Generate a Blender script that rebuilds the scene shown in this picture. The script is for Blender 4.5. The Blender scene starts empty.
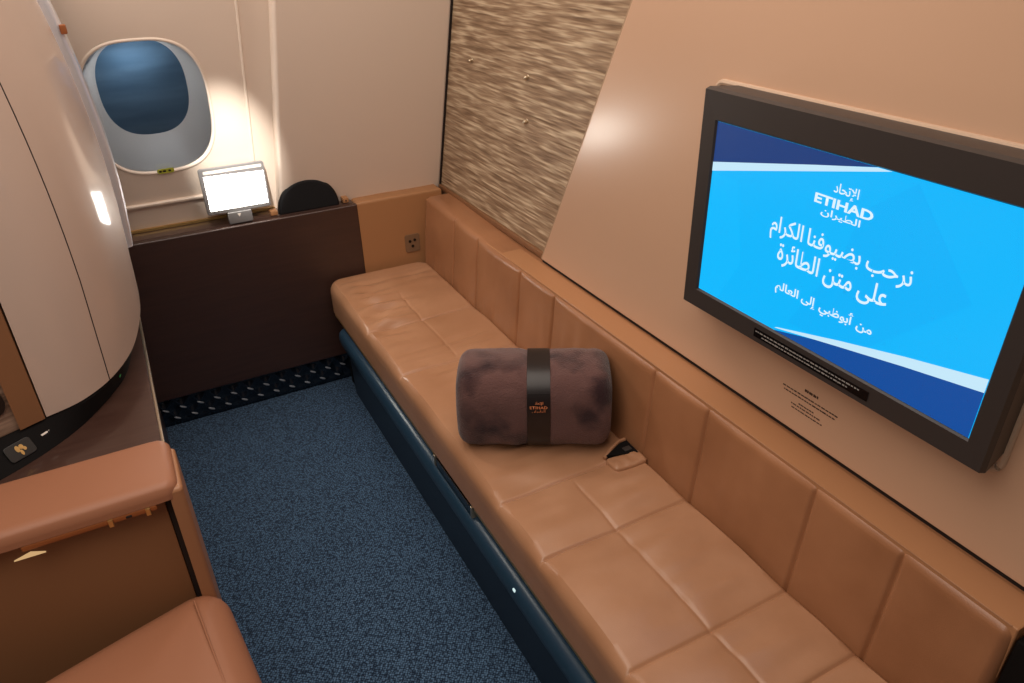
import bpy, bmesh, math, random
from mathutils import Vector, Matrix, noise
random.seed(7)
C = bpy.context.scene.collection
S = bpy.context.scene
EXPOSURE = 0.0

# ------------------------------------------------------------------ materials
def lin(c):
    return tuple(((v/255)/12.92 if v/255 <= .04045 else ((v/255+.055)/1.055)**2.4) for v in c)

def mat(name, col, rough=.5, metal=0, coat=0, coatr=.1, spec=.5, sheen=0,
        bump=None, vary=None):
    m = bpy.data.materials.new(name); m.use_nodes = True
    nt = m.node_tree; b = nt.nodes['Principled BSDF']
    l = (*lin(col), 1)
    b.inputs['Base Color'].default_value = l
    b.inputs['Roughness'].default_value = rough
    b.inputs['Metallic'].default_value = metal
    b.inputs['Coat Weight'].default_value = coat
    b.inputs['Coat Roughness'].default_value = coatr
    b.inputs['Specular IOR Level'].default_value = spec
    b.inputs['Sheen Weight'].default_value = sheen
    tc = nt.nodes.new('ShaderNodeTexCoord')
    if vary:   # (scale, second colour, contrast lo, hi, stretch)
        sc, c2, lo, hi, st = vary
        mp = nt.nodes.new('ShaderNodeMapping'); mp.inputs['Scale'].default_value = st
        n = nt.nodes.new('ShaderNodeTexNoise'); n.inputs['Scale'].default_value = sc
        n.inputs['Detail'].default_value = 5
        r = nt.nodes.new('ShaderNodeValToRGB')
        r.color_ramp.elements[0].position = lo; r.color_ramp.elements[0].color = l
        r.color_ramp.elements[1].position = hi; r.color_ramp.elements[1].color = (*lin(c2), 1)
        nt.links.new(tc.outputs['Object'], mp.inputs['Vector'])
        nt.links.new(mp.outputs['Vector'], n.inputs['Vector'])
        nt.links.new(n.outputs['Fac'], r.inputs['Fac'])
        nt.links.new(r.outputs['Color'], b.inputs['Base Color'])
    if bump:   # (kind, scale, strength, distance)
        kind, sc, stg, dist = bump
        if kind == 'voronoi':
            t = nt.nodes.new('ShaderNodeTexVoronoi'); o = t.outputs['Distance']
        else:
            t = nt.nodes.new('ShaderNodeTexNoise'); t.inputs['Detail'].default_value = 6; o = t.outputs['Fac']
        t.inputs['Scale'].default_value = sc
        nt.links.new(tc.outputs['Object'], t.inputs['Vector'])
        bp = nt.nodes.new('ShaderNodeBump'); bp.inputs['Strength'].default_value = stg
        bp.inputs['Distance'].default_value = dist
        nt.links.new(o, bp.inputs['Height']); nt.links.new(bp.outputs['Normal'], b.inputs['Normal'])
    return m

def emis(name, col, k=1.0):
    m = bpy.data.materials.new(name); m.use_nodes = True
    nt = m.node_tree; b = nt.nodes['Principled BSDF']
    b.inputs['Base Color'].default_value = (0.01, 0.01, 0.01, 1)
    b.inputs['Roughness'].default_value = .25
    b.inputs['Emission Color'].default_value = (*lin(col), 1)
    b.inputs['Emission Strength'].default_value = k/2**EXPOSURE
    return m

def math_node(nt, op, a=None, b=None, c=None):
    n = nt.nodes.new('ShaderNodeMath'); n.operation = op
    for i, v in enumerate((a, b, c)):
        if v is None: continue
        if isinstance(v, (int, float)): n.inputs[i].default_value = v
        else: nt.links.new(v, n.inputs[i])
    return n.outputs[0]

def carpet_mat():
    m = mat('carpet', (40, 62, 92), .95, spec=.15, sheen=.2)
    nt = m.node_tree; b = nt.nodes['Principled BSDF']
    tc = nt.nodes.new('ShaderNodeTexCoord')
    mp = nt.nodes.new('ShaderNodeMapping'); mp.inputs['Rotation'].default_value = (0, 0, math.radians(38))
    nt.links.new(tc.outputs['Object'], mp.inputs['Vector'])
    v = nt.nodes.new('ShaderNodeTexVoronoi'); v.inputs['Scale'].default_value = 165; v.inputs['Randomness'].default_value = .5
    nt.links.new(mp.outputs['Vector'], v.inputs['Vector'])
    n2 = nt.nodes.new('ShaderNodeTexNoise'); n2.inputs['Scale'].default_value = 240; n2.inputs['Detail'].default_value = 2
    nt.links.new(mp.outputs['Vector'], n2.inputs['Vector'])
    d = math_node(nt, 'SUBTRACT', 1.0, math_node(nt, 'MULTIPLY', v.outputs['Distance'], 1.35))
    q = math_node(nt, 'ADD', math_node(nt, 'MULTIPLY', d, .75), math_node(nt, 'MULTIPLY', n2.outputs['Fac'], .55))
    r = nt.nodes.new('ShaderNodeValToRGB')
    r.color_ramp.elements[0].position = .38; r.color_ramp.elements[0].color = (*lin((19, 35, 55)), 1)
    r.color_ramp.elements[1].position = 1.0; r.color_ramp.elements[1].color = (*lin((96, 130, 164)), 1)
    nt.links.new(q, r.inputs['Fac']); nt.links.new(r.outputs['Color'], b.inputs['Base Color'])
    bp = nt.nodes.new('ShaderNodeBump'); bp.inputs['Strength'].default_value = .4; bp.inputs['Distance'].default_value = .002
    nt.links.new(q, bp.inputs['Height']); nt.links.new(bp.outputs['Normal'], b.inputs['Normal'])
    return m

def ripple_mat():
    m = mat('rippled_wall', (150, 122, 96), .5, spec=.4)
    nt = m.node_tree; b = nt.nodes['Principled BSDF']
    tc = nt.nodes.new('ShaderNodeTexCoord')
    mp = nt.nodes.new('ShaderNodeMapping'); mp.inputs['Scale'].default_value = (1, 6, 78)
    mp.inputs['Rotation'].default_value = (math.radians(-4), 0, 0)
    n = nt.nodes.new('ShaderNodeTexNoise'); n.inputs['Scale'].default_value = 1.45; n.inputs['Detail'].default_value = 1.2
    n.inputs['Distortion'].default_value = .15
    nt.links.new(tc.outputs['Object'], mp.inputs['Vector']); nt.links.new(mp.outputs['Vector'], n.inputs['Vector'])
    r = nt.nodes.new('ShaderNodeValToRGB')
    e = r.color_ramp.elements
    e[0].position = .28; e[0].color = (*lin((122, 96, 72)), 1)
    e[1].position = .74; e[1].color = (*lin((212, 190, 160)), 1)
    k = e.new(.5); k.color = (*lin((160, 133, 106)), 1)
    nt.links.new(n.outputs['Fac'], r.inputs['Fac']); nt.links.new(r.outputs['Color'], b.inputs['Base Color'])
    bp = nt.nodes.new('ShaderNodeBump'); bp.inputs['Strength'].default_value = .6; bp.inputs['Distance'].default_value = .006
    nt.links.new(n.outputs['Fac'], bp.inputs['Height']); nt.links.new(bp.outputs['Normal'], b.inputs['Normal'])
    return m

M = {}
M['carpet'] = carpet_mat()
M['ripple'] = ripple_mat()
M['cream'] = mat('cream_plastic', (196, 168, 144), .42, coat=.15, coatr=.25)
M['side'] = mat('sidewall_plastic', (232, 214, 198), .4, coat=.12, coatr=.3)
M['panel'] = mat('glossy_beige_panel', (204, 166, 138), .3, coat=.5, coatr=.22)
M['panel_edge'] = mat('panel_edge', (170, 140, 112), .5)
M['column'] = mat('column_lacquer', (188, 166, 152), .55, spec=.3, coat=.5, coatr=.1)
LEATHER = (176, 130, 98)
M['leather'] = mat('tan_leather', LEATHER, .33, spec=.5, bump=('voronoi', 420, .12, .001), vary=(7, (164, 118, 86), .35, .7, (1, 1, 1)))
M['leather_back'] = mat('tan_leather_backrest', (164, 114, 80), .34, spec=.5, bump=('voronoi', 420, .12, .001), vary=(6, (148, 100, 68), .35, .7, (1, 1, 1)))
M['vinyl'] = mat('tan_vinyl', (168, 120, 80), .42, bump=('noise', 300, .08, .001))
M['ledge'] = mat('tan_ledge_vinyl', (174, 124, 86), .42, bump=('noise', 300, .08, .001))
M['pad'] = mat('console_leather', (158, 106, 78), .5, bump=('noise', 320, .1, .001))
M['conf'] = mat('console_front', (136, 94, 62), .5)
M['cons'] = mat('console_side', (160, 112, 78), .4)
M['gap'] = mat('dark_gap', (28, 15, 9), .8)
M['copper'] = mat('copper_strip', (150, 86, 44), .45, metal=.2)
M['brown'] = mat('dark_brown_laminate', (66, 44, 36), .38, coat=.3, coatr=.3, vary=(5, (58, 38, 32), .3, .7, (1, 1, 14)))
M['brown_top'] = mat('dark_brown_top', (72, 50, 42), .35, coat=.7, coatr=.12, vary=(12, (62, 40, 33), .3, .7, (1, 6, 1)))
M['navy'] = mat('navy_leather', (22, 34, 48), .36, bump=('voronoi', 500, .1, .001))
M['rail'] = mat('navy_rail_leather', (36, 62, 82), .3, bump=('voronoi', 500, .1, .001))
M['gold'] = mat('gold_trim', (206, 172, 112), .3, metal=.9)
M['silver'] = mat('champagne_trim', (206, 190, 166), .28, metal=.9)
M['chrome'] = mat('polished_steel', (222, 222, 228), .3, metal=.55)
M['black'] = mat('black_plastic', (16, 13, 12), .35)
M['blackg'] = mat('black_gloss', (14, 11, 11), .18, coat=.4)
M['blackm'] = mat('black_matt', (12, 9, 9), .85, spec=.2)
M['bezel'] = mat('tv_bezel', (52, 46, 44), .45)
M['felt'] = mat('charcoal_fabric', (30, 30, 32), .9, spec=.2, bump=('noise', 500, .2, .001))
M['plush'] = mat('brown_plush', (98, 70, 66), .95, spec=.1, sheen=.25, bump=('noise', 240, .8, .004), vary=(7, (52, 34, 36), .52, .64, (1, 1, 1)))
M['band'] = mat('black_band', (24, 17, 18), .4)
M['copperprint'] = mat('copper_print', (226, 138, 88), .4)
M['decal'] = mat('dark_print', (66, 44, 34), .6)
M['decalw'] = mat('grey_print', (150, 146, 142), .6)
M['funnel'] = mat('window_reveal', (206, 198, 190), .45)
M['shade'] = mat('blue_window_shade', (66, 92, 114), .35, coat=.3, coatr=.15, vary=(3, (84, 110, 132), .35, .7, (1, 1, 9)))
M['yellow'] = mat('yellow_sticker', (196, 200, 70), .5)
M['grey'] = mat('grey_plastic', (120, 118, 118), .4)
M['white'] = mat('white_print', (230, 220, 210), .5)
M['brownstrip'] = mat('tan_brown_edge', (128, 88, 58), .45)
M['wood'] = mat('striped_wood', (150, 124, 106), .45, vary=(5, (108, 84, 68), .35, .65, (2, 2, 30)))
M['greenled'] = emis('green_led', (20, 70, 30), 1)
M['dotlight'] = emis('small_lamp', (210, 235, 235), 1.0)

def glass_mat():
    m = bpy.data.materials.new('window_glass'); m.use_nodes = True
    nt = m.node_tree; nt.nodes.clear()
    o = nt.nodes.new('ShaderNodeOutputMaterial'); mx = nt.nodes.new('ShaderNodeMixShader')
    f = nt.nodes.new('ShaderNodeFresnel'); f.inputs['IOR'].default_value = 1.5
    t = nt.nodes.new('ShaderNodeBsdfTransparent'); g = nt.nodes.new('ShaderNodeBsdfGlossy'); g.inputs['Roughness'].default_value = .01
    nt.links.new(f.outputs[0], mx.inputs[0]); nt.links.new(t.outputs[0], mx.inputs[1]); nt.links.new(g.outputs[0], mx.inputs[2])
    nt.links.new(mx.outputs[0], o.inputs['Surface'])
    return m
M['glass'] = glass_mat()

# ------------------------------------------------------------------ mesh helpers
def link(name, bm, m, parent=None, smooth=True, angle=None, recalc=True):
    if recalc: bmesh.ops.recalc_face_normals(bm, faces=bm.faces)
    me = bpy.data.meshes.new(name); bm.to_mesh(me); bm.free()
    if smooth:
        for p in me.polygons: p.use_smooth = True
        me.set_sharp_from_angle(angle=math.radians(angle or 35))
    wn = smooth and len(me.vertices) < 3000
    me.materials.append(M[m] if isinstance(m, str) else m)
    o = bpy.data.objects.new(name, me); C.objects.link(o)
    if wn:
        md = o.modifiers.new('normals', 'WEIGHTED_NORMAL'); md.keep_sharp = True; md.weight = 100
    if parent is not None:
        o.parent = parent
        o.matrix_parent_inverse = parent.matrix_basis.inverted()
    return o

def tag(o, label=None, cat=None, group=None, kind=None):
    if label: o['label'] = label
    if cat: o['category'] = cat
    if group: o['group'] = group
    if kind: o['kind'] = kind
    return o

def empty(name, loc, label, cat, group=None, kind=None):
    o = bpy.data.objects.new(name, None); o.empty_display_size = .05
    o.location = loc; C.objects.link(o)
    return tag(o, label, cat, group, kind)

def box_bm(a, b, bev=.002, seg=2, bm=None):
    n = bm is None
    if n: bm = bmesh.new()
    a = Vector(a); b = Vector(b)
    g = bmesh.ops.create_cube(bm, size=1)
    for v in g['verts']:
        v.co = Vector(((a.x+b.x)/2+v.co.x*(b.x-a.x), (a.y+b.y)/2+v.co.y*(b.y-a.y), (a.z+b.z)/2+v.co.z*(b.z-a.z)))
    if bev > 0:
        es = {e for v in g['verts'] for e in v.link_edges}
        bmesh.ops.bevel(bm, geom=list(es), offset=bev, segments=seg, profile=.5, affect='EDGES')
    return bm

def box(name, a, b, m, parent=None, bev=.002, seg=2):
    return link(name, box_bm(a, b, bev, seg), m, parent)

def prism_bm(pts, f, d0, d1, bev=0, seg=2, bm=None):
    """2-D outline pts extruded between depth d0 and d1; f(u, v, d) -> 3-D point."""
    if bm is None: bm = bmesh.new()
    n = len(pts)
    lo = [bm.verts.new(f(u, v, d0)) for u, v in pts]
    hi = [bm.verts.new(f(u, v, d1)) for u, v in pts]
    bm.faces.new(lo[::-1]); top = bm.faces.new(hi)
    sides = [bm.faces.new((lo[i], lo[(i+1) % n], hi[(i+1) % n], hi[i])) for i in range(n)]
    if bev > 0:
        bmesh.ops.recalc_face_normals(bm, faces=bm.faces)
        bmesh.ops.bevel(bm, geom=list(top.edges), offset=bev, segments=seg, profile=.5, affect='EDGES')
    return bm

def tube_bm(pts, r, closed=False, n=8, bm=None):
    if bm is None: bm = bmesh.new()
    pts = [Vector(p) for p in pts]; N = len(pts); rings = []
    for i, p in enumerate(pts):
        a = pts[(i-1) % N] if (closed or i > 0) else p
        b = pts[(i+1) % N] if (closed or i < N-1) else p
        t = (b-a).normalized()
        up = Vector((0, 0, 1)) if abs(t.z) < .9 else Vector((1, 0, 0))
        x = t.cross(up).normalized(); y = t.cross(x)
        rings.append([bm.verts.new(p+r*(math.cos(2*math.pi*k/n)*x+math.sin(2*math.pi*k/n)*y)) for k in range(n)])
    for i in range(N if closed else N-1):
        A, B = rings[i], rings[(i+1) % N]
        off = 0
        if closed and i == N-1:
            off = min(range(n), key=lambda o: (A[0].co-B[o].co).length)
        for k in range(n):
            bm.faces.new((A[k], A[(k+1) % n], B[(k+1+off) % n], B[(k+off) % n]))
    if not closed:
        bm.faces.new(rings[0][::-1]); bm.faces.new(rings[-1])
    return bm

def sweep_bm(profile, f, ts):
    """closed profile [(u, v)] swept along ts; f(u, v, t) -> point; capped."""
    bm = bmesh.new(); n = len(profile)
    rings = [[bm.verts.new(f(u, v, t)) for u, v in profile] for t in ts]
    for A, B in zip(rings, rings[1:]):
        for k in range(n): bm.faces.new((A[k], A[(k+1) % n], B[(k+1) % n], B[k]))
    bm.faces.new(rings[0][::-1]); bm.faces.new(rings[-1])
    return bm

def edge_samples(a, b, r, step, extra=()):
    na = 6; s = [a+r*(1-math.cos(math.pi/2*i/na)) for i in range(na+1)]
    s += [b-r*(1-math.cos(math.pi/2*i/na)) for i in range(na+1)]
    k = max(1, int((b-a-2*r)/step))
    s += [a+r+(b-a-2*r)*i/k for i in range(k+1)]
    for e in extra:
        for d in (-.012, -.008, -.005, -.003, -.0015, 0, .0015, .003, .005, .008, .012):
            if a+r < e+d < b-r: s.append(e+d)
    s = sorted(s); o = [s[0]]
    for v in s[1:]:
        if v-o[-1] > .0007: o.append(v)
    return o

def pillow_bm(x0, x1, y0, y1, zb, zt, R, r, hf=None, step=.012, ex=(), ey=(), xf=None, walls=3):
    """rounded cushion on a rounded-rectangle footprint; xf maps local to world."""
    bm = bmesh.new()
    xs = edge_samples(x0, x1, r, step, ex); ys = edge_samples(y0, y1, r, step, ey)
    cx, cy, hx, hy = (x0+x1)/2, (y0+y1)/2, (x1-x0)/2, (y1-y0)/2
    xf = xf or (lambda x, y, z: (x, y, z))
    def warp(x, y):
        a, b = abs(x-cx)-(hx-R), abs(y-cy)-(hy-R)
        if R > 0 and a > 0 and b > 0:
            a, b = a/R, b/R
            a2, b2 = a*math.sqrt(1-b*b/2), b*math.sqrt(1-a*a/2)
            x = cx+math.copysign(hx-R+a2*R, x-cx); y = cy+math.copysign(hy-R+b2*R, y-cy)
        return x, y
    def sd(x, y):
        a, b = abs(x-cx)-(hx-R), abs(y-cy)-(hy-R)
        return -(math.hypot(max(a, 0), max(b, 0))+min(max(a, b), 0)-R)
    G = []
    for y in ys:
        row = []
        for x in xs:
            X, Y = warp(x, y); d = max(0, sd(X, Y))
            z = zt
            if d < r: z = zt-r+math.sqrt(max(0, r*r-(r-d)**2))
            if hf: z += hf(X, Y, d)*min(1, d/r)
            row.append((X, Y, z))
        G.append(row)
    V = [[bm.verts.new(xf(*p)) for p in row] for row in G]
    nx, ny = len(xs), len(ys)
    for j in range(ny-1):
        for i in range(nx-1):
            bm.faces.new((V[j][i], V[j][i+1], V[j+1][i+1], V[j+1][i]))
    per = [(0, i) for i in range(nx)]+[(j, nx-1) for j in range(1, ny)]+[(ny-1, i) for i in range(nx-2, -1, -1)]+[(j, 0) for j in range(ny-2, 0, -1)]
    prev = [V[j][i] for j, i in per]; co = [G[j][i] for j, i in per]
    for w in range(1, walls+1):
        t = w/walls
        cur = [bm.verts.new(xf(c[0], c[1], c[2]+(zb-c[2])*t)) for c in co]
        for k in range(len(per)):
            q = (k+1) % len(per)
            bm.faces.new((prev[q], prev[k], cur[k], cur[q]))
        prev = cur
    bm.faces.new(prev[::-1])
    return bm

def rrect(x0, x1, y0, y1, r, n=6):
    p = []
    for cx, cy, a in ((x1-r, y1-r, 0), (x0+r, y1-r, 90), (x0+r, y0+r, 180), (x1-r, y0+r, 270)):
        for i in range(n+1):
            t = math.radians(a+90*i/n); p.append((cx+r*math.cos(t), cy+r*math.sin(t)))
    return p

def superell(cx, cy, a, b, e=3.0, n=64):
    p = []
    for i in range(n):
        t = 2*math.pi*i/n; c, s = math.cos(t), math.sin(t)
        p.append((cx+a*math.copysign(abs(c)**(2/e), c), cy+b*math.copysign(abs(s)**(2/e), s)))
    return p

def nz(x, y, z=0): return noise.noise(Vector((x, y, z)))

# flat artwork: polygons in a plane, f(u, v) -> point
def flat(name, pts, f, m, parent, label=None, thick=.0006, nrm=None):
    bm = bmesh.new()
    nrm = Vector(nrm)
    return tag(link(name, prism_bm(pts, lambda u, v, d: Vector(f(u, v))+nrm*d, 0, thick), m, parent, smooth=False), label)

def text(name, body, f, box_, m, parent, nrm, bold=0.0, thick=.0005, label=None, shear=0):
    """lettering fitted into box_=(u0,u1,v0,v1) of the plane f."""
    cu = bpy.data.curves.new(name, 'FONT'); cu.body = body; cu.offset = bold; cu.shear = shear; cu.resolution_u = 3
    o = bpy.data.objects.new(name, cu); C.objects.link(o)
    bpy.context.view_layer.update()
    me = bpy.data.meshes.new_from_object(o.evaluated_get(bpy.context.evaluated_depsgraph_get()))
    bpy.data.objects.remove(o); bpy.data.curves.remove(cu)
    xs = [v.co.x for v in me.vertices]; ys = [v.co.y for v in me.vertices]
    a, b, c, d = min(xs), max(xs), min(ys), max(ys)
    u0, u1, v0, v1 = box_; nrm = Vector(nrm)
    bm = bmesh.new(); bm.from_mesh(me); bpy.data.meshes.remove(me)
    for v in bm.verts:
        v.co = Vector(f(u0+(v.co.x-a)/(b-a)*(u1-u0), v0+(v.co.y-c)/(d-c)*(v1-v0)))+nrm*thick
    return tag(link(name, bm, m, parent, smooth=False, recalc=False), label)

# ------------------------------------------------------------------ camera
cam = bpy.data.cameras.new('camera'); co = bpy.data.objects.new('camera', cam); C.objects.link(co)
r_ = Vector((0.8817739, -0.47121852, -0.02068562)); u_ = Vector((0.24951814, 0.42879921, 0.86825799)); f_ = Vector((0.40026927, 0.77076867, -0.49568152))
mw = Matrix.Identity(4)
for i in range(3): mw[i][0], mw[i][1], mw[i][2] = r_[i], u_[i], -f_[i]
mw.translation = (0, 0, 1.62); co.matrix_world = mw
cam.sensor_width = 36; cam.lens = 732.23/1024*36; cam.clip_start = .02
S.camera = co

# ------------------------------------------------------------------ shell
tag(box('floor', (-1.0, -.6, -.03), (1.12, 2.75, 0), 'carpet', bev=0), kind='structure')
# rippled wall behind
WX = 1.07
tag(box('wall_right', (WX, -.6, .0), (WX+.03, 2.70, 2.1), 'ripple', bev=0), kind='structure')

# sloped fuselage wall: local (x, t up the slope, o into the cabin)
K = .32; Q = math.sqrt(1+K*K)
def sw(x, t, o): return (x, 2.685-K*t/Q-o/Q, .735+t/Q-K*o/Q)
WCX, WCT, WA, WB = .099, .431, .173, .217
def slopez(z): return (z-.735)*Q
def window_wall():
    bm = bmesh.new(); n = 96
    hole = superell(WCX, WCT, WA+.004, WB+.004, 2.9, n)
    x0, x1, t0, t1 = -1.0, .52, -.06, 1.45
    X0, X1, T0, T1 = -.16, .36, .10, .75
    def ray_rect(u, v, a, b, c, d):
        dx, dy = u-WCX, v-WCT; s = 1e9
        if dx > 1e-9: s = min(s, (b-WCX)/dx)
        if dx < -1e-9: s = min(s, (a-WCX)/dx)
        if dy > 1e-9: s = min(s, (d-WCT)/dy)
        if dy < -1e-9: s = min(s, (c-WCT)/dy)
        return WCX+dx*s, WCT+dy*s
    r0 = [bm.verts.new(sw(u, v, 0)) for u, v in hole]
    r1 = [bm.verts.new(sw(*ray_rect(u, v, X0, X1, T0, T1), 0)) for u, v in hole]
    r2 = [bm.verts.new(sw(*ray_rect(u, v, x0, x1, t0, t1), 0)) for u, v in hole]
    for A, B in ((r0, r1), (r1, r2)):
        for i in range(n): bm.faces.new((A[i], A[(i+1) % n], B[(i+1) % n], B[i]))
    # corners of the outer rectangle
    for cx_, ct_ in ((x0, t0), (x1, t0), (x1, t1), (x0, t1)):
        c = Vector(sw(cx_, ct_, 0)); i = min(range(n), key=lambda k: (r2[k].co-c).length)
        r2[i].co = c
    e = bmesh.ops.extrude_face_region(bm, geom=bm.faces[:])
    back = Vector((0, 1, K)).normalized()*.012
    for v in [g for g in e['geom'] if isinstance(g, bmesh.types.BMVert)]: v.co += back
    return tag(link('wall_far', bm, 'side', angle=30), kind='structure')
window_wall()

# window
win = empty('window_1', sw(WCX, WCT, 0), None, None, kind='structure')
def ring_sweep(secs, m, name, n=96, parent=win):
    bm = bmesh.new(); R = []
    for (a, b, e, o, dt) in secs:
        R.append([bm.verts.new(sw(u, v, o)) for u, v in superell(WCX, WCT+dt, a, b, e, n)])
    for A, B in zip(R, R[1:]):
        for i in range(n): bm.faces.new((A[i], A[(i+1) % n], B[(i+1) % n], B[i]))
    return link(name, bm, m, parent, angle=50)
ring_sweep([(WA+.007, WB+.007, 2.9, .0002, 0), (WA+.004, WB+.004, 2.9, .0025, 0), (WA+.001, WB+.001, 2.9, .003, 0), (WA-.002, WB-.002, 2.9, .001, 0), (WA-.003, WB-.003, 2.9, -.008, 0)], 'side', 'window_frame')
ring_sweep([(WA-.003, WB-.003, 2.9, -.006, 0), (WA-.012, WB-.012, 2.8, -.03, .0), (.140, .178, 2.6, -.09, .010), (.127, .157, 2.5, -.115, .014)], 'funnel', 'window_reveal')
link('window_shade', prism_bm(superell(WCX, WCT+.014, .130, .160, 2.5, 64), lambda u, v, d: sw(u, v, d), -.122, -.114), 'shade', win)
link('window_pane', prism_bm(superell(WCX, WCT, WA-.004, WB-.004, 2.9, 64), lambda u, v, d: sw(u, v, d), -.010, -.007), 'glass', win)
st = link('exit_sticker', prism_bm(rrect(WCX-.026, WCX+.026, slopez(.937), slopez(.937)+.017, .008), lambda u, v, d: sw(u, v, d), .006, .0072), 'yellow', win)
tag(st, 'small yellow oval sticker')
for k, (a, w) in enumerate(((-.016, .004), (-.004, .005), (.012, .004))):
    link('sticker_mark', prism_bm(rrect(WCX+a-w, WCX+a+w, slopez(.937)+.005, slopez(.937)+.012, .002, 2), lambda u, v, d: sw(u, v, d), .0072, .0078), 'black', st)

# sidewall details
def shear(x, t): return x+.07*max(0, t)*max(0, 1-(x-.42)/.65)
tag(link('wall_far', pillow_bm(.436, 1.069, -.06, 1.45, 0, .045, .001, .014, step=.06, xf=lambda x, y, z: sw(shear(x, y), y, z), walls=1), 'side'), kind='structure')
tag(link('trim_1', tube_bm([sw(.372+.03*t, t, .002) for t in (.12, .5, .9, 1.44)], .005), 'side'), kind='structure')
tag(link('trim_2', prism_bm([(-.6, slopez(.826)), (.372, slopez(.826)), (.372, slopez(.836)), (-.6, slopez(.836))], lambda u, v, d: sw(u, v, d), 0, .012, .003), 'side'), kind='structure')
tag(link('trim_3', prism_bm([(1.0645, -.02), (1.0695, -.02), (1.0695, 1.45), (1.063, 1.45)], lambda u, v, d: sw(u, v, d), .04, .049), 'gap'), kind='structure')

# rail along the foot of the rippled wall
tag(box('trim_4', (1.058, 1.822, .712), (WX+.001, 2.64, .731), 'brownstrip', bev=.004), kind='structure')

# ------------------------------------------------------------------ glossy panel that carries the screen
def pan(u, v, d): return (1.05+d, u, v)
def diag(z): return 1.82-.523*(z-.704)
pp = [(-.5, .716), (diag(.716), .716), (diag(2.1), 2.1), (-.5, 2.1)]
panel = link('wall_panel', prism_bm(pp, pan, .019, 0, .004), 'panel')
tag(panel, 'glossy beige wall panel with a slanted left edge, behind the television', 'wall panel')
e0 = [(diag(.716)+.001, .716), (diag(.716)+.006, .716), (diag(2.1)+.006, 2.1), (diag(2.1)+.001, 2.1)]
link('edge_strip', prism_bm(e0, pan, .019, .003), 'panel_edge', panel)
tag(box('shadow_strip', (1.056, .10, .7055), (WX+.001, 1.815, .7165), 'gap', bev=0), kind='structure')  # dark strip in place of the shadow below the panel
# printed notice below the screen: unreadable dark lines
def pface(u, v): return (1.0498, u, v)
def dashes(name, rows, f, m, parent, nrm, h, label):
    bm = bmesh.new(); nrm = Vector(nrm); rnd = random.Random(3)
    for (u0, u1, v, hh) in rows:
        u = u0; s = 1 if u1 > u0 else -1
        while (u1-u)*s > .002:
            w = min(abs(u1-u), rnd.uniform(.003, .009))
            q = [(u, v-hh*rnd.uniform(.35, .5)), (u+s*w, v-hh*rnd.uniform(.35, .5)), (u+s*w, v+hh*rnd.uniform(.3, .55)), (u, v+hh*rnd.uniform(.3, .55))]
            prism_bm(q, lambda a, b, d: Vector(f(a, b))+nrm*d, 0, h, bm=bm)
            u += s*(w+rnd.uniform(.0012, .0025))
    return tag(link(name, bm, m, parent, smooth=False), label)
dashes('printed_notice', [(.789, .757, .8195, .006), (.842, .708, .805, .0028), (.838, .712, .797, .0028), (.797, .757, .783, .0026), (.815, .742, .776, .0026), (.812, .735, .768, .0026)], pface, 'decal', panel, (-1, 0, 0), .0006, 'small dark printed notice')

# recess rim around the television
rim = rrect(.424, 1.124, .879, 1.347, .02, 5)
link('recess_rim', tube_bm([(1.047, u, v) for u, v in rim], .006, True), 'cream', panel)

# ------------------------------------------------------------------ television
TX = .970
tv = empty('television', (1.045, .745, .915), 'wall-mounted television showing a blue welcome message in white lettering', 'television')
TB = (.413, 1.073, .914, 1.352); SC = (.447, 1.034, .957, 1.296)
bm = bmesh.new()
def tvp(d): return lambda uv: (d, uv[0], uv[1])
def loop(u0, u1, v0, v1, x): return [bm.verts.new((x, u, v)) for u, v in ((u0, v0), (u1, v0), (u1, v1), (u0, v1))]
L0 = loop(TB[0]+.012, TB[1]-.012, TB[2]+.006, TB[3]-.004, 1.0455)
L1 = loop(*TB, TX+.012); L1b = loop(TB[0]+.003, TB[1]-.003, TB[2]+.003, TB[3]-.003, TX)
L2 = loop(SC[0]-.003, SC[1]+.003, SC[2]-.003, SC[3]+.003, TX+.001); L3 = loop(*SC, TX+.006)
for A, B in ((L0, L1), (L1, L1b), (L1b, L2), (L2, L3)):
    for i in range(4): bm.faces.new((A[i], A[(i+1) % 4], B[(i+1) % 4], B[i]))
bm.faces.new(L0); bm.faces.new(L3)
link('bezel', bm, 'bezel', tv, smooth=False)
SX = TX+.0058
M['cyan'] = emis('screen_cyan', (0, 182, 252)); M['cyan2'] = emis('screen_cyan_light', (2, 185, 254)); M['cyan3'] = emis('screen_cyan_deep', (0, 178, 250))
M['navyscr'] = emis('screen_navy', (6, 76, 156)); M['navyscr2'] = emis('screen_dark_navy', (20, 60, 122)); M['paleblue'] = emis('screen_pale_blue', (196, 232, 250)); M['scrwhite'] = emis('screen_white', (222, 244, 255))
def scp(u, v): return (SX, u, v)
NX = (-1, 0, 0)
scr = flat('screen', [(SC[0], SC[2]), (SC[1], SC[2]), (SC[1], SC[3]), (SC[0], SC[3])], scp, 'cyan', tv, 'bright blue lit screen', .0004, NX)
def scq(k): return lambda u, v: (SX-.0004*k, u, v)
flat('light_facet', [(.66, .99), (.80, .985), (.72, 1.13), (.70, 1.225), (.62, 1.29), (.5, 1.15)], scq(1), 'cyan3', scr, None, .0003, NX)
flat('light_facet', [(1.0335, .958), (.98, .958), (.93, 1.05), (.96, 1.2), (1.0335, 1.204)], scq(1), 'cyan2', scr, None, .0003, NX)
flat('corner_wedge', [(1.0335, 1.220), (1.0335, 1.296), (.69, 1.296), (.80, 1.272)], scq(2), 'navyscr2', scr, 'dark navy corner', .0003, NX)
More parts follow.
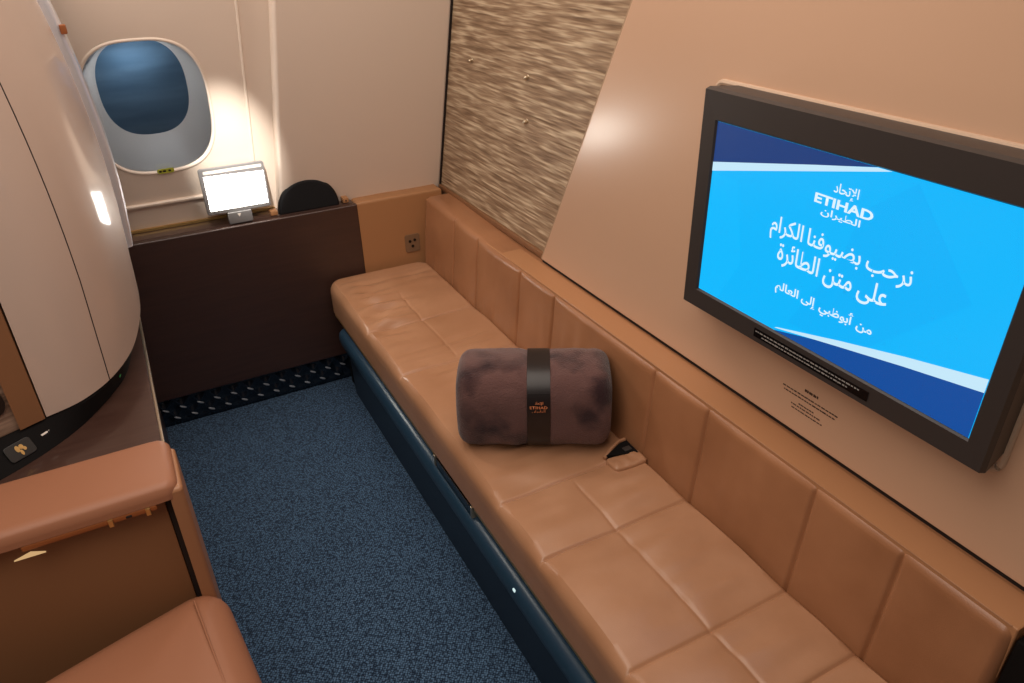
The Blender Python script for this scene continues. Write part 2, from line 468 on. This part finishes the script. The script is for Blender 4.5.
flat('corner_stripe', [(1.0335, 1.204), (1.0335, 1.221), (.80, 1.2725), (.69, 1.2955), (.665, 1.2955)], scq(3), 'paleblue', scr, 'pale stripe', .0003, NX)
flat('corner_wedge', [(.825, .9575), (.69, .992), (.57, 1.016), (.4475, 1.038), (.4475, .9575)], scq(2), 'navyscr', scr, 'navy corner', .0003, NX)
flat('corner_stripe', [(.825, .9625), (.82, .9655), (.69, 1.001), (.57, 1.031), (.4475, 1.058), (.4475, 1.036), (.57, 1.014), (.69, .990)], scq(3), 'paleblue', scr, 'pale stripe', .0003, NX)
TXT = scq(4)
FD = '\uFE8D'
line1 = ['\uFEE7\uFEAE\uFEA3\uFE90', '\uFE91\uFEC0\uFEF4\uFEEE\uFED3\uFEE8\uFE8E', FD+'\uFEDF\uFEDC\uFEAE'+FD+'\uFEE1']
line2 = ['\uFECB\uFEE0\uFEF0', '\uFEE3\uFE98\uFEE6', FD+'\uFEDF\uFEC4\uFE8E\uFE8B\uFEAE\u0629']
line3 = ['\uFEE3\uFEE6', '\uFE83\uFE91\uFEEE\uFEC7\uFE92\uFEF2', '\uFE87\uFEDF\uFEF0', FD+'\uFEDF\uFECC\uFE8E\uFEDF\uFEE2']
def words(name, ws, box_, bold=0, gap=.30):
    ms = []
    for w in ws[::-1]:
        cu = bpy.data.curves.new(name, 'FONT'); cu.body = w[::-1]; o = bpy.data.objects.new(name, cu); C.objects.link(o)
        bpy.context.view_layer.update()
        me = bpy.data.meshes.new_from_object(o.evaluated_get(bpy.context.evaluated_depsgraph_get()))
        xs = [v.co.x for v in me.vertices]; ys = [v.co.y for v in me.vertices]
        ms.append((w, max(xs)-min(xs), min(ys), max(ys)))
        bpy.data.objects.remove(o); bpy.data.curves.remove(cu); bpy.data.meshes.remove(me)
    tot = sum(m[1] for m in ms)+gap*(len(ms)-1); lo = min(m[2] for m in ms); hi = max(m[3] for m in ms)
    u0, u1, v0, v1 = box_; x = 0
    for w, wd, a, b in ms:
        text(name, w[::-1], TXT, (u0+(u1-u0)*x/tot, u0+(u1-u0)*(x+wd)/tot, v0+(v1-v0)*(a-lo)/(hi-lo), v0+(v1-v0)*(b-lo)/(hi-lo)), 'scrwhite', scr, NX, bold=bold)
        x += wd+gap
words('welcome_text', line1, (.871, .592, 1.124, 1.169), .010)
words('welcome_text', line2, (.846, .622, 1.082, 1.127), .010)
words('welcome_text', line3, (.838, .634, 1.029, 1.059), .018)
text('logo_text', (FD+'\uFEF9\uFE97\uFEA4\uFE8E\uFEA9')[::-1], TXT, (.757, .710, 1.2335, 1.256), 'scrwhite', scr, NX, bold=.015)
text('logo_text', 'ETIHAD', TXT, (.790, .678, 1.2145, 1.2305), 'scrwhite', scr, NX, bold=.03)
text('logo_text', (FD+'\uFEDF\uFEC4\uFEF4\uFEAE'+FD+'\uFEE5')[::-1], TXT, (.773, .697, 1.1955, 1.2105), 'scrwhite', scr, NX, bold=.015)
lp = flat('label_strip', [(.866, .927), (.610, .926), (.610, .944), (.866, .9445)], lambda u, v: (TX, u, v), 'blackg', tv, 'black label strip', .0008, NX)
dashes('label_lines', [(.862, .624, .939, .0024), (.845, .65, .932, .0024)], lambda u, v: (TX-.0008, u, v), 'decalw', lp, NX, .0004, 'grey fine print')

# ------------------------------------------------------------------ three studs on the rippled wall
def stud(y, z, label):
    e = empty('wall_stud', (WX, y, z), label, 'hook', 'metal studs on the rippled wall')
    bm = bmesh.new(); bmesh.ops.create_cone(bm, cap_ends=True, segments=16, radius1=.007, radius2=.006, depth=.004, matrix=Matrix.Translation((WX-.002, y, z)) @ Matrix.Rotation(-math.pi/2, 4, 'Y'))
    link('stud_plate', bm, 'silver', e)
    bm = bmesh.new(); bmesh.ops.create_uvsphere(bm, u_segments=12, v_segments=8, radius=.006, matrix=Matrix.Translation((WX-.008, y, z-.002)))
    link('stud_head', bm, 'silver', e)
stud(2.296, 1.236, 'small metal stud on the rippled wall, nearest the fuselage wall')
stud(1.922, 1.237, 'small metal stud on the rippled wall, upper one beside the beige panel')
stud(1.930, 1.111, 'small metal stud on the rippled wall, lowest of the three')

# ------------------------------------------------------------------ sofa
SY0, SY1 = .20, 2.563
sofa = empty('sofa', (.75, 1.4, 0), 'long tan leather bench sofa with quilted seat along the television wall', 'sofa')
seams = [2.105, 1.795, 1.155, .960, .655, .487]
MX = .748
def groove(d, w=.0035): return math.exp(-(d/w)**2)
def seat_h(x, y, d):
    dm = min(abs(y-s) for s in seams)
    h = .010*(1-math.exp(-dm/.05)) - .0035*groove(dm)
    ms = 1-max(0, min(1, (y-1.10)/.05))*max(0, min(1, (1.84-y)/.05)); ms *= 1-max(0, min(1, (y-2.28)/.05))
    dx = abs(x-MX); h += .005-ms*(.005*math.exp(-dx/.05)+.002*groove(dx, .005))
    # creases run across the seat and gather at the seams
    far = max(0, min(1, (y-1.0)/.5))
    cr = nz(x*5+1.7*nz(x*4, y*3, 4), y*27, 3.1)
    am = max(0, nz(x*4+9, y*3.2, 7)+.25)
    h += cr*am*(.032*far+.015)*min(1, d/.10)**1.5
    h += .003*nz(x*9, y*9, 1)
    return h
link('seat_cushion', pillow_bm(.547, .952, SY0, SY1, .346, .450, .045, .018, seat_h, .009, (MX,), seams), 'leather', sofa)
# stitched double seams lie in the grooves
# backrest
bs = [2.29, 2.10, 1.80, 1.60, 1.14, .955, .662, .479]
BY0, BY1 = .294, 2.555
def back_h(y, z, d):
    dm = min(abs(y-s) for s in bs)
    far = max(0, min(1, (y-1.3)/.6))*max(.25, min(1, (ZT-z)/.09))
    h = .010*(1-math.exp(-dm/.04))*(.35+.65*far) - .005*groove(dm, .004)
    h += .009*nz(y*26, z*5, 2)*max(0, nz(y*3, z*4, 5)+.25)*(.35+1.0*far)
    return h
ZB, ZT = .40, .706
def bxf(y, z, o):   # face leans back a little as it rises
    z += .016*max(0, min(1, (y-2.0)/.45))*(z-.40)/.31
    return (.950+.020*(z-.46)/.25+.0+.10-o, y, z)
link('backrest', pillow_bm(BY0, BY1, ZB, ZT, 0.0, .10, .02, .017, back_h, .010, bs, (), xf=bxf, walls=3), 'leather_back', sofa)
link('backrest_ledge', pillow_bm(BY0, 2.572, .974, 1.0495, .6, .7085, .003, .003, None, .03, xf=lambda x, y, z: (y, x, z-.004*max(0, min(1, (x-1.75)/.25))), walls=1), 'ledge', sofa)
# piping along the top front edge, near half
link('piping', tube_bm([(.9745, y, .7085+.0004*nz(y*8, 0)) for y in [BY0+.01+i*.06 for i in range(22)]], .0014, n=6), 'leather', sofa)
# seat platform and skirt
link('seat_base', box_bm((.585, SY0, .0), (1.048, 2.56, .345), .003), 'blackm', sofa)
prof = [(.573, .0), (.569, .12), (.565, .215), (.551, .235), (.539, .258), (.534, .282), (.536, .302), (.544, .315), (.556, .321), (.586, .322), (.586, .0)]
link('skirt', sweep_bm(prof[:3]+[(.580, .235), (.586, .235), (.586, 0)], lambda u, v, t: (u, t, v), [SY0+i*.05 for i in range(45)]+[2.46]), 'navy', sofa)
rp = [(.566, .205), (.551, .220), (.540, .240), (.534, .264), (.5345, .282), (.539, .295), (.549, .303), (.562, .306), (.585, .306), (.585, .205)]
def railf(u, v, t):
    s = min(1, max(0, (2.47-t)/.03)); s = math.sqrt(max(0.0001, 1-(1-s)**2))
    return (.585+(u-.585)*(.35+.65*s), t, .255+(v-.255)*(.7+.3*s))
link('skirt_rail', sweep_bm(rp, railf, [SY0+i*.045 for i in range(50)]+[2.42, 2.44, 2.45, 2.46, 2.468]), 'rail', sofa)
for a, b in ((1.548, 2.51), (SY0, 1.284)):
    link('gold_trim', box_bm((.547, a, .335), (.60, b, .3455), .002), 'gold', sofa)
lt = link('latch_slot', box_bm((.5465, 1.30, .300), (.60, 1.53, .334), .002), 'blackg', sofa)
for y in (1.297, 1.536):
    link('latch_pin', box_bm((.544, y-.005, .305), (.575, y+.005, .341), .002), 'silver', lt)
link('foot_lamp', box_bm((.5335, 1.046, .284), (.541, 1.056, .291), .002), 'dotlight', sofa)
# seat belt opening by the backrest: a raised leather lip around a dark slot with a strap
bx, by = .905, 1.168
def lipf(u, v, d): return (bx+u, by+v, .463+d)
slot = link('belt_slot', prism_bm([(-.045, -.002), (.0, -.018), (.034, -.030), (.036, .026), (.012, .022), (-.02, .008)], lipf, -.012, .008), 'blackm', sofa)
link('belt_flap', pillow_bm(-.052, .040, -.062, -.012, 0, .020, .012, .009, lambda x, y, d: .004*nz(x*60, y*60), .008, xf=lambda x, y, z: lipf(x, y+.12*max(0, x)-.15*x, z-.014+.25*max(0, x)*.35), walls=1), 'leather', slot)
link('belt_lip', tube_bm([lipf(*p) for p in ((-.050, -.002, .002), (-.02, .014, .008), (.012, .028, .010), (.034, .030, .008))], .005), 'leather', slot)
link('belt_strap', box_bm((bx+.006, by-.012, .464), (bx+.028, by+.004, .473), .002), 'bezel', slot)
# black end panel at the near end
ep = link('end_panel', box_bm((.975, .17, .352), (1.045, .292, .690), .004), 'blackm')
tag(ep, 'black end panel closing off the near end of the sofa', 'panel')

# ------------------------------------------------------------------ blanket roll
ax = Vector((.868, -.496, 0)).normalized(); bc = Vector((.760, 1.350, .462+.113))
side = Vector((.496, .868, 0)); upv = Vector((0, 0, 1))
BL, BR = .190, .107
def roll_pt(s, a, k=1.0, extra=0.0):
    e = 2.9
    c, q = math.cos(a), math.sin(a)
    u = math.copysign(abs(c)**(2/e), c); v = math.copysign(abs(q)**(2/e), q)
    return bc+ax*s+(side*u*1.0+upv*v*1.05)*(BR*k+extra)
blk = bmesh.new(); rings = []; NA = 72
ss = []
for i in range(9):
    t = i/8*math.pi/2; ss.append((-BL+.03*(1-math.sin(t)) if 0 else -BL+.035*(1-math.cos(t)), 1-.30*(1-math.sin(t))))
mid = [(-BL+.035+(2*BL-.07)*i/40, 1.0) for i in range(1, 40)]
end = [(-s, k) for s, k in ss[::-1]]
for s, k in ss+mid+end:
    ring = []
    for j in range(NA):
        a = 2*math.pi*j/NA
        dip = -.0045*math.exp(-(s/.03)**4)
        w = .0035*nz(s*14, math.cos(a)*2.2, math.sin(a)*2.2)+.0016*nz(s*50, math.cos(a)*7, math.sin(a)*7)
        ring.append(blk.verts.new(roll_pt(s, a, k, w+dip)))
    rings.append(ring)
for A, B in zip(rings, rings[1:]):
    for j in range(NA): blk.faces.new((A[j], A[(j+1) % NA], B[(j+1) % NA], B[j]))
# end caps: folded spiral layers
for ring, sgn in ((rings[0], -1), (rings[-1], 1)):
    prev = ring; s0 = sgn*BL; k0 = .70
    for q in range(1, 15):
        k = k0*(1-q/15); d = .007*math.cos(q*1.9)-.004
        cur = [blk.verts.new(roll_pt(s0+sgn*(d+.002*math.sin(2*math.pi*j/NA+q)), 2*math.pi*j/NA, k)) for j in range(NA)]
        for j in range(NA): blk.faces.new((prev[j], prev[(j+1) % NA], cur[(j+1) % NA], cur[j]))
        prev = cur
    blk.faces.new(prev)
blanket = link('blanket', blk, 'plush', angle=80)
tag(blanket, 'rolled dark brown plush blanket with a black paper band, lying on the sofa', 'blanket')
bb = bmesh.new(); R2 = []
for s, o in ((-.0285, -.004), (-.0280, .0005), (-.014, .0005), (0, .0005), (.014, .0005), (.0280, .0005), (.0285, -.004)):
    R2.append([bb.verts.new(roll_pt(s+.012, 2*math.pi*j/NA, 1, o)) for j in range(NA)])
for A, B in zip(R2, R2[1:]):
    for j in range(NA): bb.faces.new((A[j], A[(j+1) % NA], B[(j+1) % NA], B[j]))
band = tag(link('paper_band', bb, 'band', blanket, angle=60), 'black paper band with copper print')
def bandp(s, h):   # h: height above roll centre on the side that faces the room
    best = min((abs(roll_pt(0, math.radians(180+t*.5)).z-bc.z-h), t) for t in range(-170, 60))[1]
    return roll_pt(s+.012, math.radians(180+best*.5), 1, .0012)
text('band_print', 'ETIHAD', bandp, (-.021, .021, .034, .041), 'copperprint', band, (0, 0, 0), bold=.01)
text('band_print', (FD+'\uFEF9\uFE97\uFEA4\uFE8E\uFEA9')[::-1], bandp, (-.009, .011, .043, .053), 'copperprint', band, (0, 0, 0), bold=.01)
text('band_print', (FD+'\uFEDF\uFEC4\uFEF4\uFEAE'+FD+'\uFEE5')[::-1], bandp, (-.016, .016, .023, .031), 'copperprint', band, (0, 0, 0), bold=0)
link('band_fold', tube_bm([bandp(-.026+i*.0075, .072) for i in range(8)], .0012, n=6), 'band', band)

# ------------------------------------------------------------------ far end: tan side ledge, outlet
led = link('side_ledge', pillow_bm(.700, 1.045, 2.5755, 2.672, .0, .735, .004, .012, lambda x, y, d: .002*nz(x*9, y*9), .03, walls=6), 'vinyl')
tag(led, 'tan vinyl side ledge between the dark partition and the sofa backrest', 'ledge')
out = empty('power_outlet', (.905, 2.575, .535), 'small grey outlet plate low on the tan side ledge', 'outlet')
link('outlet_plate', prism_bm(rrect(.876, .936, .500, .572, .008), lambda u, v, d: (u, 2.575-d, v), 0, .004, .001), mat('outlet_plastic', (128, 98, 72), .5), out)
for a, b in ((.895, .545), (.915, .548), (.905, .524)):
    link('socket_hole', prism_bm(superell(a, b, .006, .006, 2, 12), lambda u, v, d: (u, 2.571-d, v), 0, .001), 'black', out)

# ------------------------------------------------------------------ dark partition (side table front) at the far end
par = empty('partition', (.28, 2.6, 0), 'dark brown laminate partition below the window', 'partition')
link('front_panel', pillow_bm(-.30, .706, .128, .735, 0, .022, .004, .006, None, .08, xf=lambda x, y, z: (x, 2.595-z, y-.004), walls=1), 'brown', par)
link('table_top', box_bm((-.60, 2.5955, .70), (.699, 2.688, .7325), .003), 'brown_top', par)
tg = link('gold_trim', box_bm((-.60, 2.672, .7327), (.43, 2.684, .742), .002), 'gold', par)
# tufted navy kick panel
tf = bmesh.new(); NXg, NZg = 260, 44; V = []
KX0, KX1, KZ = -.30, .699, .126
for j in range(NZg+1):
    row = []
    for i in range(NXg+1):
        x = KX0+(KX1-KX0)*i/NXg; z = KZ*j/NZg
        u = (x+.049)/.0614; v = (z-.074)/.040*.5
        a = abs(math.sin(math.pi*(u+v))); b = abs(math.sin(math.pi*(u-v)))
        h = .010*(1-a*b)*max(0, min(1, (z-.0)/.02))
        row.append(tf.verts.new((x, 2.598-h, z)))
    V.append(row)
for j in range(NZg):
    for i in range(NXg): tf.faces.new((V[j][i], V[j][i+1], V[j+1][i+1], V[j+1][i]))
e = bmesh.ops.extrude_edge_only(tf, edges=[e for e in tf.edges if e.is_boundary])
for v in [g for g in e['geom'] if isinstance(g, bmesh.types.BMVert)]: v.co.y = 2.63
M['tuft'] = mat('tufted_navy_leather', (17, 26, 38), .22, coat=.3)
kick = tag(link('kick_panel', tf, 'tuft', par, angle=60), 'tufted navy leather kick panel')
M['tuftglint'] = mat('tuft_highlight_grey', (140, 146, 156), .25, coat=.3)  # pale grey ellipsoids stand in for highlights on the tufts
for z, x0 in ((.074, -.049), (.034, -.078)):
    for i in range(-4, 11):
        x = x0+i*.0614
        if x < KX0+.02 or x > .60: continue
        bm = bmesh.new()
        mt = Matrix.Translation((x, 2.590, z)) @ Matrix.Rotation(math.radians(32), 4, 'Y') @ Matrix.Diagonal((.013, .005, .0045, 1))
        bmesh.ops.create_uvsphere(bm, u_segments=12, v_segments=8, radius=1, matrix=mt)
        link('tuft_highlight', bm, 'tuftglint', kick)

# ------------------------------------------------------------------ things on the partition
tb = empty('tablet', (.30, 2.60, .735), 'small bright lit tablet propped up on the dark partition beside the window', 'tablet')
def tp(u, v, d): return (u, 2.592+.12*(v-.79)*0-.0-d+.10*(.93-v)*0, v)
link('tablet_body', prism_bm(rrect(.192, .405, .776, .934, .008), tp, -.012, 0, .002), 'grey', tb)
M['tabscr'] = emis('tablet_screen', (255, 250, 240), 22)
ts = link('tablet_screen', prism_bm([(.204, .790), (.396, .790), (.398, .902), (.206, .908)], tp, 0, .001), 'tabscr', tb)
M['greyscr'] = emis('tablet_grey', (120, 126, 132), 1.0)
for (u, v, w) in ((.207, .882, .022), (.207, .836, .024), (.240, .838, .014), (.350, .893, .018), (.374, .870, .018), (.222, .862, .012), (.258, .798, .014), (.380, .843, .012), (.30, .806, .010)):
    link('screen_mark', prism_bm([(u, v-.003), (u+w, v-.002), (u+w, v+.003), (u, v+.003)], tp, .001, .0018), 'grey', ts)
link('tablet_header', prism_bm(rrect(.206, .396, .916, .926, .003), tp, 0, .001), 'white', tb)
sd_ = link('tablet_stand', box_bm((.255, 2.585, .735), (.335, 2.625, .776), .004), 'grey', tb)
link('stand_mark', prism_bm([(.286, .770), (.298, .770), (.292, .758)], lambda u, v, d: (u, 2.585-d, v), 0, .001), 'white', sd_)

cu = empty('cushion', (.54, 2.61, .735), 'black half-round padded flap standing behind the dark partition', 'cushion')
arc = [(.538+.108*math.cos(math.radians(a)), .730+.112*math.sin(math.radians(a))**.9) for a in range(0, 181, 6)]
link('padded_body', prism_bm(arc, lambda u, v, d: (u, 2.626-d, v), 0, .028, .008, 3), 'felt', cu)
link('edge_piping', tube_bm([(u, 2.614, v) for u, v in arc], .004), 'black', cu)
lk = empty('partition_catch', (.66, 2.62, .735), 'small tan catch block at the right end of the dark partition', 'catch', 'catch blocks on the dark partition')
link('catch_block', box_bm((.662, 2.600, .734), (.684, 2.640, .752), .003), 'vinyl', lk)
link('catch_screw', box_bm((.670, 2.598, .740), (.675, 2.601, .745), .0005), 'gap', lk)
lk2 = empty('partition_catch', (.42, 2.62, .735), 'small tan catch block beside the tablet on the dark partition', 'catch', 'catch blocks on the dark partition')
link('catch_block', box_bm((.398, 2.600, .734), (.424, 2.636, .750), .003), 'vinyl', lk2)

# ------------------------------------------------------------------ left: counter cabinet, rounded column
cab = empty('sideboard', (-.5, 1.95, 0), 'dark brown counter cabinet with a metal front edge under the rounded column', 'cabinet')
link('countertop', box_bm((-.98, 1.386, .690), (-.084, 2.5725, .712), .002), 'brown_top', cab)
link('edge_trim', box_bm((-.0842, 1.386, .700), (-.0785, 2.5725, .7135), .0012), 'silver', cab)
link('cabinet_body', box_bm((-.98, 1.386, 0), (-.125, 2.565, .690), .002), 'brown', cab)

col = empty('column_cabinet', (-.4, 1.9, .712), 'cream rounded column cabinet standing on the dark brown counter', 'cabinet')
def catmull(P, n=8):
    o = []
    for i in range(len(P)-1):
        a = P[max(i-1, 0)]; b = P[i]; c = P[i+1]; d = P[min(i+2, len(P)-1)]
        for k in range(n):
            t = k/n
            o.append(tuple(.5*(2*b[j]+(c[j]-a[j])*t+(2*a[j]-5*b[j]+4*c[j]-d[j])*t*t+(3*b[j]-a[j]-3*c[j]+d[j])*t**3) for j in (0, 1)))
    return o+[P[-1]]
front = catmull([(-.277, 1.528), (-.211, 1.560), (-.150, 1.632), (-.103, 1.746), (-.076, 1.900), (-.067, 2.03), (-.068, 2.2), (-.082, 2.3), (-.11, 2.37)])
outline = front+[(-.16, 2.40), (-.60, 2.40), (-.60, 1.66), (-.279, 1.66)]
def colf(z):
    lean = 0
    if z > 1.05: lean = -.034*((z-1.05)/.4)**2
    if z < 1.0: lean = -.012*((1.0-z)/.25)
    return lean
def colp(u, v, z):
    w = max(0, min(1, (u+.30)/.2))
    return (u+.012*w+colf(z)*w, v, z)
bm = bmesh.new(); zs = [.768+i*(2.1-.768)/28 for i in range(29)]
RR = [[bm.verts.new(colp(u, v, z)) for u, v in outline] for z in zs]
n = len(outline)
for A, B in zip(RR, RR[1:]):
    for i in range(n): bm.faces.new((A[i], A[(i+1) % n], B[(i+1) % n], B[i]))
bm.faces.new(RR[0][::-1]); bm.faces.new(RR[-1])
link('column_body', bm, 'column', col, angle=40)
# door seam
sx = min(front, key=lambda p: abs(p[0]+.160))
si = front.index(sx)
bm = bmesh.new()
prof_s = [bm.verts.new(Vector(colp(*sx, z))) for z in zs]; bm.free()
nrm = Vector((sx[1]-front[si+1][1], front[si+1][0]-sx[0], 0)).normalized()*-1
nrm = Vector((front[si+1][1]-front[si-1][1], -(front[si+1][0]-front[si-1][0]), 0)).normalized()
link('door_seam', tube_bm([Vector(colp(*sx, z))-nrm*.0004 for z in zs], .0016, n=6), 'gap', col)
# polished strip along the back edge
zst = [.80+i*(2.1-.80)/20 for i in range(21)]
link('steel_strip', sweep_bm([(-.098, 2.356), (-.062, 2.352), (-.050, 2.358), (-.046, 2.372), (-.052, 2.386), (-.098, 2.390)], lambda u, v, t: (u+.010+colf(t)-.05*max(0, .9-t), v, t), zst), 'chrome', col)
link('strip_latch', box_bm((-.072, 2.345, 1.395), (-.056, 2.36, 1.418), .003), 'copper', col)
# side strip and the wood panel left of it
link('edge_strip', sweep_bm([(-.322, 1.502), (-.2795, 1.5235), (-.2795, 1.65), (-.322, 1.65)], lambda u, v, t: (u, v, t), [.768, 1.4, 2.1]), 'brownstrip', col)
wp = link('wood_panel', sweep_bm([(-.62, 1.37), (-.3225, 1.510), (-.3225, 1.65), (-.62, 1.65)], lambda u, v, t: (u, v, t), [.768, 1.4, 2.1]), 'wood', col)
d_ = Vector((.2935, .116, 0)).normalized(); n_ = Vector((.116, -.2935, 0)).normalized()
kb = Vector((-.346, 1.500, .842))
link('oval_button', prism_bm(superell(0, 0, .018, .028, 2.2, 32), lambda u, v, d: kb+d_*u+Vector((0, 0, v))+n_*d, 0, .008, .003), 'black', col)
# plinth: a black band that tapers back to the foot of the column
lo = catmull([(-.62, 1.325), (-.45, 1.393), (-.369, 1.432), (-.29, 1.488), (-.225, 1.555), (-.165, 1.652), (-.127, 1.748), (-.108, 1.9), (-.100, 2.1), (-.105, 2.3), (-.14, 2.385)])
hi = catmull([(-.62, 1.372), (-.45, 1.446), (-.352, 1.490), (-.279, 1.528), (-.211, 1.560), (-.153, 1.632), (-.107, 1.748), (-.084, 1.905), (-.080, 2.1), (-.090, 2.3), (-.14, 2.385)])
bm = bmesh.new()
tail = [(-.62, 2.385)]
A = [bm.verts.new((u, v, .7125)) for u, v in lo+tail]; B = [bm.verts.new((u, v, .762)) for u, v in hi+tail]; D = [bm.verts.new((u-.003, v+.002, .7675)) for u, v in hi+tail]
for P_, Q_ in ((A, B), (B, D)):
    for i in range(len(P_)): bm.faces.new((P_[i], P_[(i+1) % len(P_)], Q_[(i+1) % len(P_)], Q_[i]))
bm.faces.new(A[::-1]); bm.faces.new(D)
link('plinth', bm, 'blackm', col)
def plf(k, t):      # point, tangent, up and outward normal on the plinth band
    a = Vector((*lo[k], .7125)); b = Vector((*hi[k], .762)); d = (Vector((*lo[k+1], 0))-Vector((*lo[k-1], 0))).normalized()
    u = (b-a).normalized(); u = (u-d*u.dot(d)).normalized(); n = d.cross(u).normalized()
    if n.y > 0: n = -n
    return a.lerp(b, t), d, u, n
kn = min(range(1, len(lo)-1), key=lambda k: abs((lo[k][0]+hi[k][0])/2+.331))
ep_, ed, eu, en = plf(kn, .5)
def pe(u, v, d): return ep_+ed*u+eu*v+en*d
ebp = link('emblem_button', prism_bm(rrect(-.026, .026, -.016, .018, .007), pe, -.002, .003, .001), 'black', col)
for a, b, w, h in ((-.004, .005, .004, .007), (.004, .006, .004, .005), (0, -.005, .0028, .006), (.008, .0, .003, .004)):
    link('gold_emblem', prism_bm(superell(a, b, w, h, 2, 14), pe, .003, .004), 'gold', ebp)
kn = min(range(1, len(lo)-1), key=lambda k: abs((lo[k][0]+hi[k][0])/2+.286))
wp_, wd_, wu, wn = plf(kn, .62)
for a, l in ((-.006, .007), (.008, .0045)):
    link('white_mark', prism_bm(rrect(a-l, a+l, -.0018, .0018, .001, 2), lambda u, v, d: wp_+wd_*u+wu*v+wn*d, -.001, .001), 'white', col)
kn = min(range(1, len(lo)-1), key=lambda k: abs((lo[k][0]+hi[k][0])/2+.140))
gp, gd, gu, gn = plf(kn, .6)
link('green_lamp', prism_bm(superell(0, 0, .004, .004, 2, 10), lambda u, v, d: gp+gd*u+gu*v+gn*d, -.001, .001), 'greenled', col)

# ------------------------------------------------------------------ armrest console
con = empty('armrest_console', (-.5, 1.28, 0), 'tan leather topped armrest console in front of the dark counter', 'console')
link('arm_pad', pillow_bm(-.98, -.068, 1.214, 1.384, .708, .743, .030, .020, lambda x, y, d: .004*min(1, d/.06), .02), 'pad', con)
link('front_panel', box_bm((-.98, 1.248, 0), (-.100, 1.35, .7075), .003), 'conf', con)
link('side_panel', pillow_bm(1.218, 1.36, 0, .727, 0, .026, .012, .008, None, .03, xf=lambda x, y, z: (-.088+z, x, y), walls=1), 'cons', con)
link('shadow_gap', box_bm((-.099, 1.246, .02), (-.0885, 1.34, .70), .0005), 'gap', con)
cs = link('copper_strip', box_bm((-.33, 1.213, .696), (-.112, 1.2475, .7075), .003), 'copper', con)
for x in (-.190, -.128):
    link('strip_tab', box_bm((x-.004, 1.210, .692), (x+.004, 1.216, .7075), .001), 'gold', cs)
link('strip_button', box_bm((-.165, 1.2115, .699), (-.155, 1.215, .704), .001), 'gap', cs)
link('strip_lens', prism_bm([(-.345, .686), (-.297, .685), (-.318, .694)], lambda u, v, d: (u, 1.209+d, v), 0, .004), emis('strip_lens', (205, 165, 115), 1), cs)

# ------------------------------------------------------------------ armchair
ch = empty('armchair', (-.4, .85, 0), 'tan leather armchair seat at the lower left of the aisle', 'chair')
ang = math.radians(16)
def chf(x, y, z):
    c, s = math.cos(ang), math.sin(ang)
    return (-.071+c*x-.105*y, 1.238+s*x+y, z+.024)
def chh(x, y, d): return .028*min(1, d/.16)**.7+.002*nz(x*8, y*8)
link('seat_cushion', pillow_bm(-.62, .022, -.60, .012, .36, .438, .075, .05, chh, .018, xf=chf), 'pad', ch)
link('seat_base', pillow_bm(-.58, -.02, -.56, -.03, .06, .357, .05, .01, None, .1, xf=chf), 'cons', ch)
link('seat_foot', pillow_bm(-.50, -.10, -.48, -.11, -.024, .06, .05, .005, None, .1, xf=chf), 'gap', ch)
link('seam', tube_bm([chf(.018-.055, .012-.06-i*.02, .4575-.0005*i) for i in range(25)], .002, n=6), 'pad', ch)

# ------------------------------------------------------------------ light
def area(name, loc, tgt, sx_, sy_, e, col, spread=180):
    l = bpy.data.lights.new(name, 'AREA'); l.shape = 'RECTANGLE'; l.size = sx_; l.size_y = sy_; l.energy = e; l.color = col
    l.spread = math.radians(spread)
    o = bpy.data.objects.new(name, l); C.objects.link(o); o.location = loc
    o.rotation_euler = (Vector(tgt)-Vector(loc)).to_track_quat('-Z', 'Y').to_euler()
def spot(name, loc, tgt, e, col, deg, blend=.5, rad=.03):
    l = bpy.data.lights.new(name, 'SPOT'); l.energy = e; l.color = col; l.spot_size = math.radians(deg); l.spot_blend = blend; l.shadow_soft_size = rad
    o = bpy.data.objects.new(name, l); C.objects.link(o); o.location = loc
    o.rotation_euler = (Vector(tgt)-Vector(loc)).to_track_quat('-Z', 'Y').to_euler()
WARM = (1, .87, .76)
area('ceiling_light', (.36, 1.1, 2.25), (.4, 1.15, 0), 1.0, 2.2, 24, WARM)
area('cabin_light', (-.9, .2, 2.2), (.6, 1.2, .6), 1.0, 1.0, 11, WARM)
area('recess_fill', sw(WCX-.02, WCT+.17, -.012), sw(WCX+.07, WCT-.22, -.07), .12, .02, .55, (.86, .93, 1))  # added light inside the recess, brightens the window reveal
area('sofa_fill', (-.02, 2.34, 1.78), (.80, 1.85, .45), .22, .22, 3.2, (1, .95, .88), 120)  # unseen fill light added to brighten the far backrest and seat
spot('wall_glow_spot', (.12, 1.5, 1.95), (.318, 2.59, .975), 270, (1, .96, .88), 14, 1, .01)  # added spot that makes the bright glow on the wall above the tablet
w = bpy.data.worlds.new('world'); S.world = w; w.use_nodes = True
w.node_tree.nodes['Background'].inputs[0].default_value = (1, .78, .62, 1)
w.node_tree.nodes['Background'].inputs[1].default_value = .10

S.view_settings.view_transform = 'Standard'; S.view_settings.look = 'None'
S.view_settings.exposure = EXPOSURE; S.view_settings.gamma = 1
S.view_settings.use_curve_mapping = False
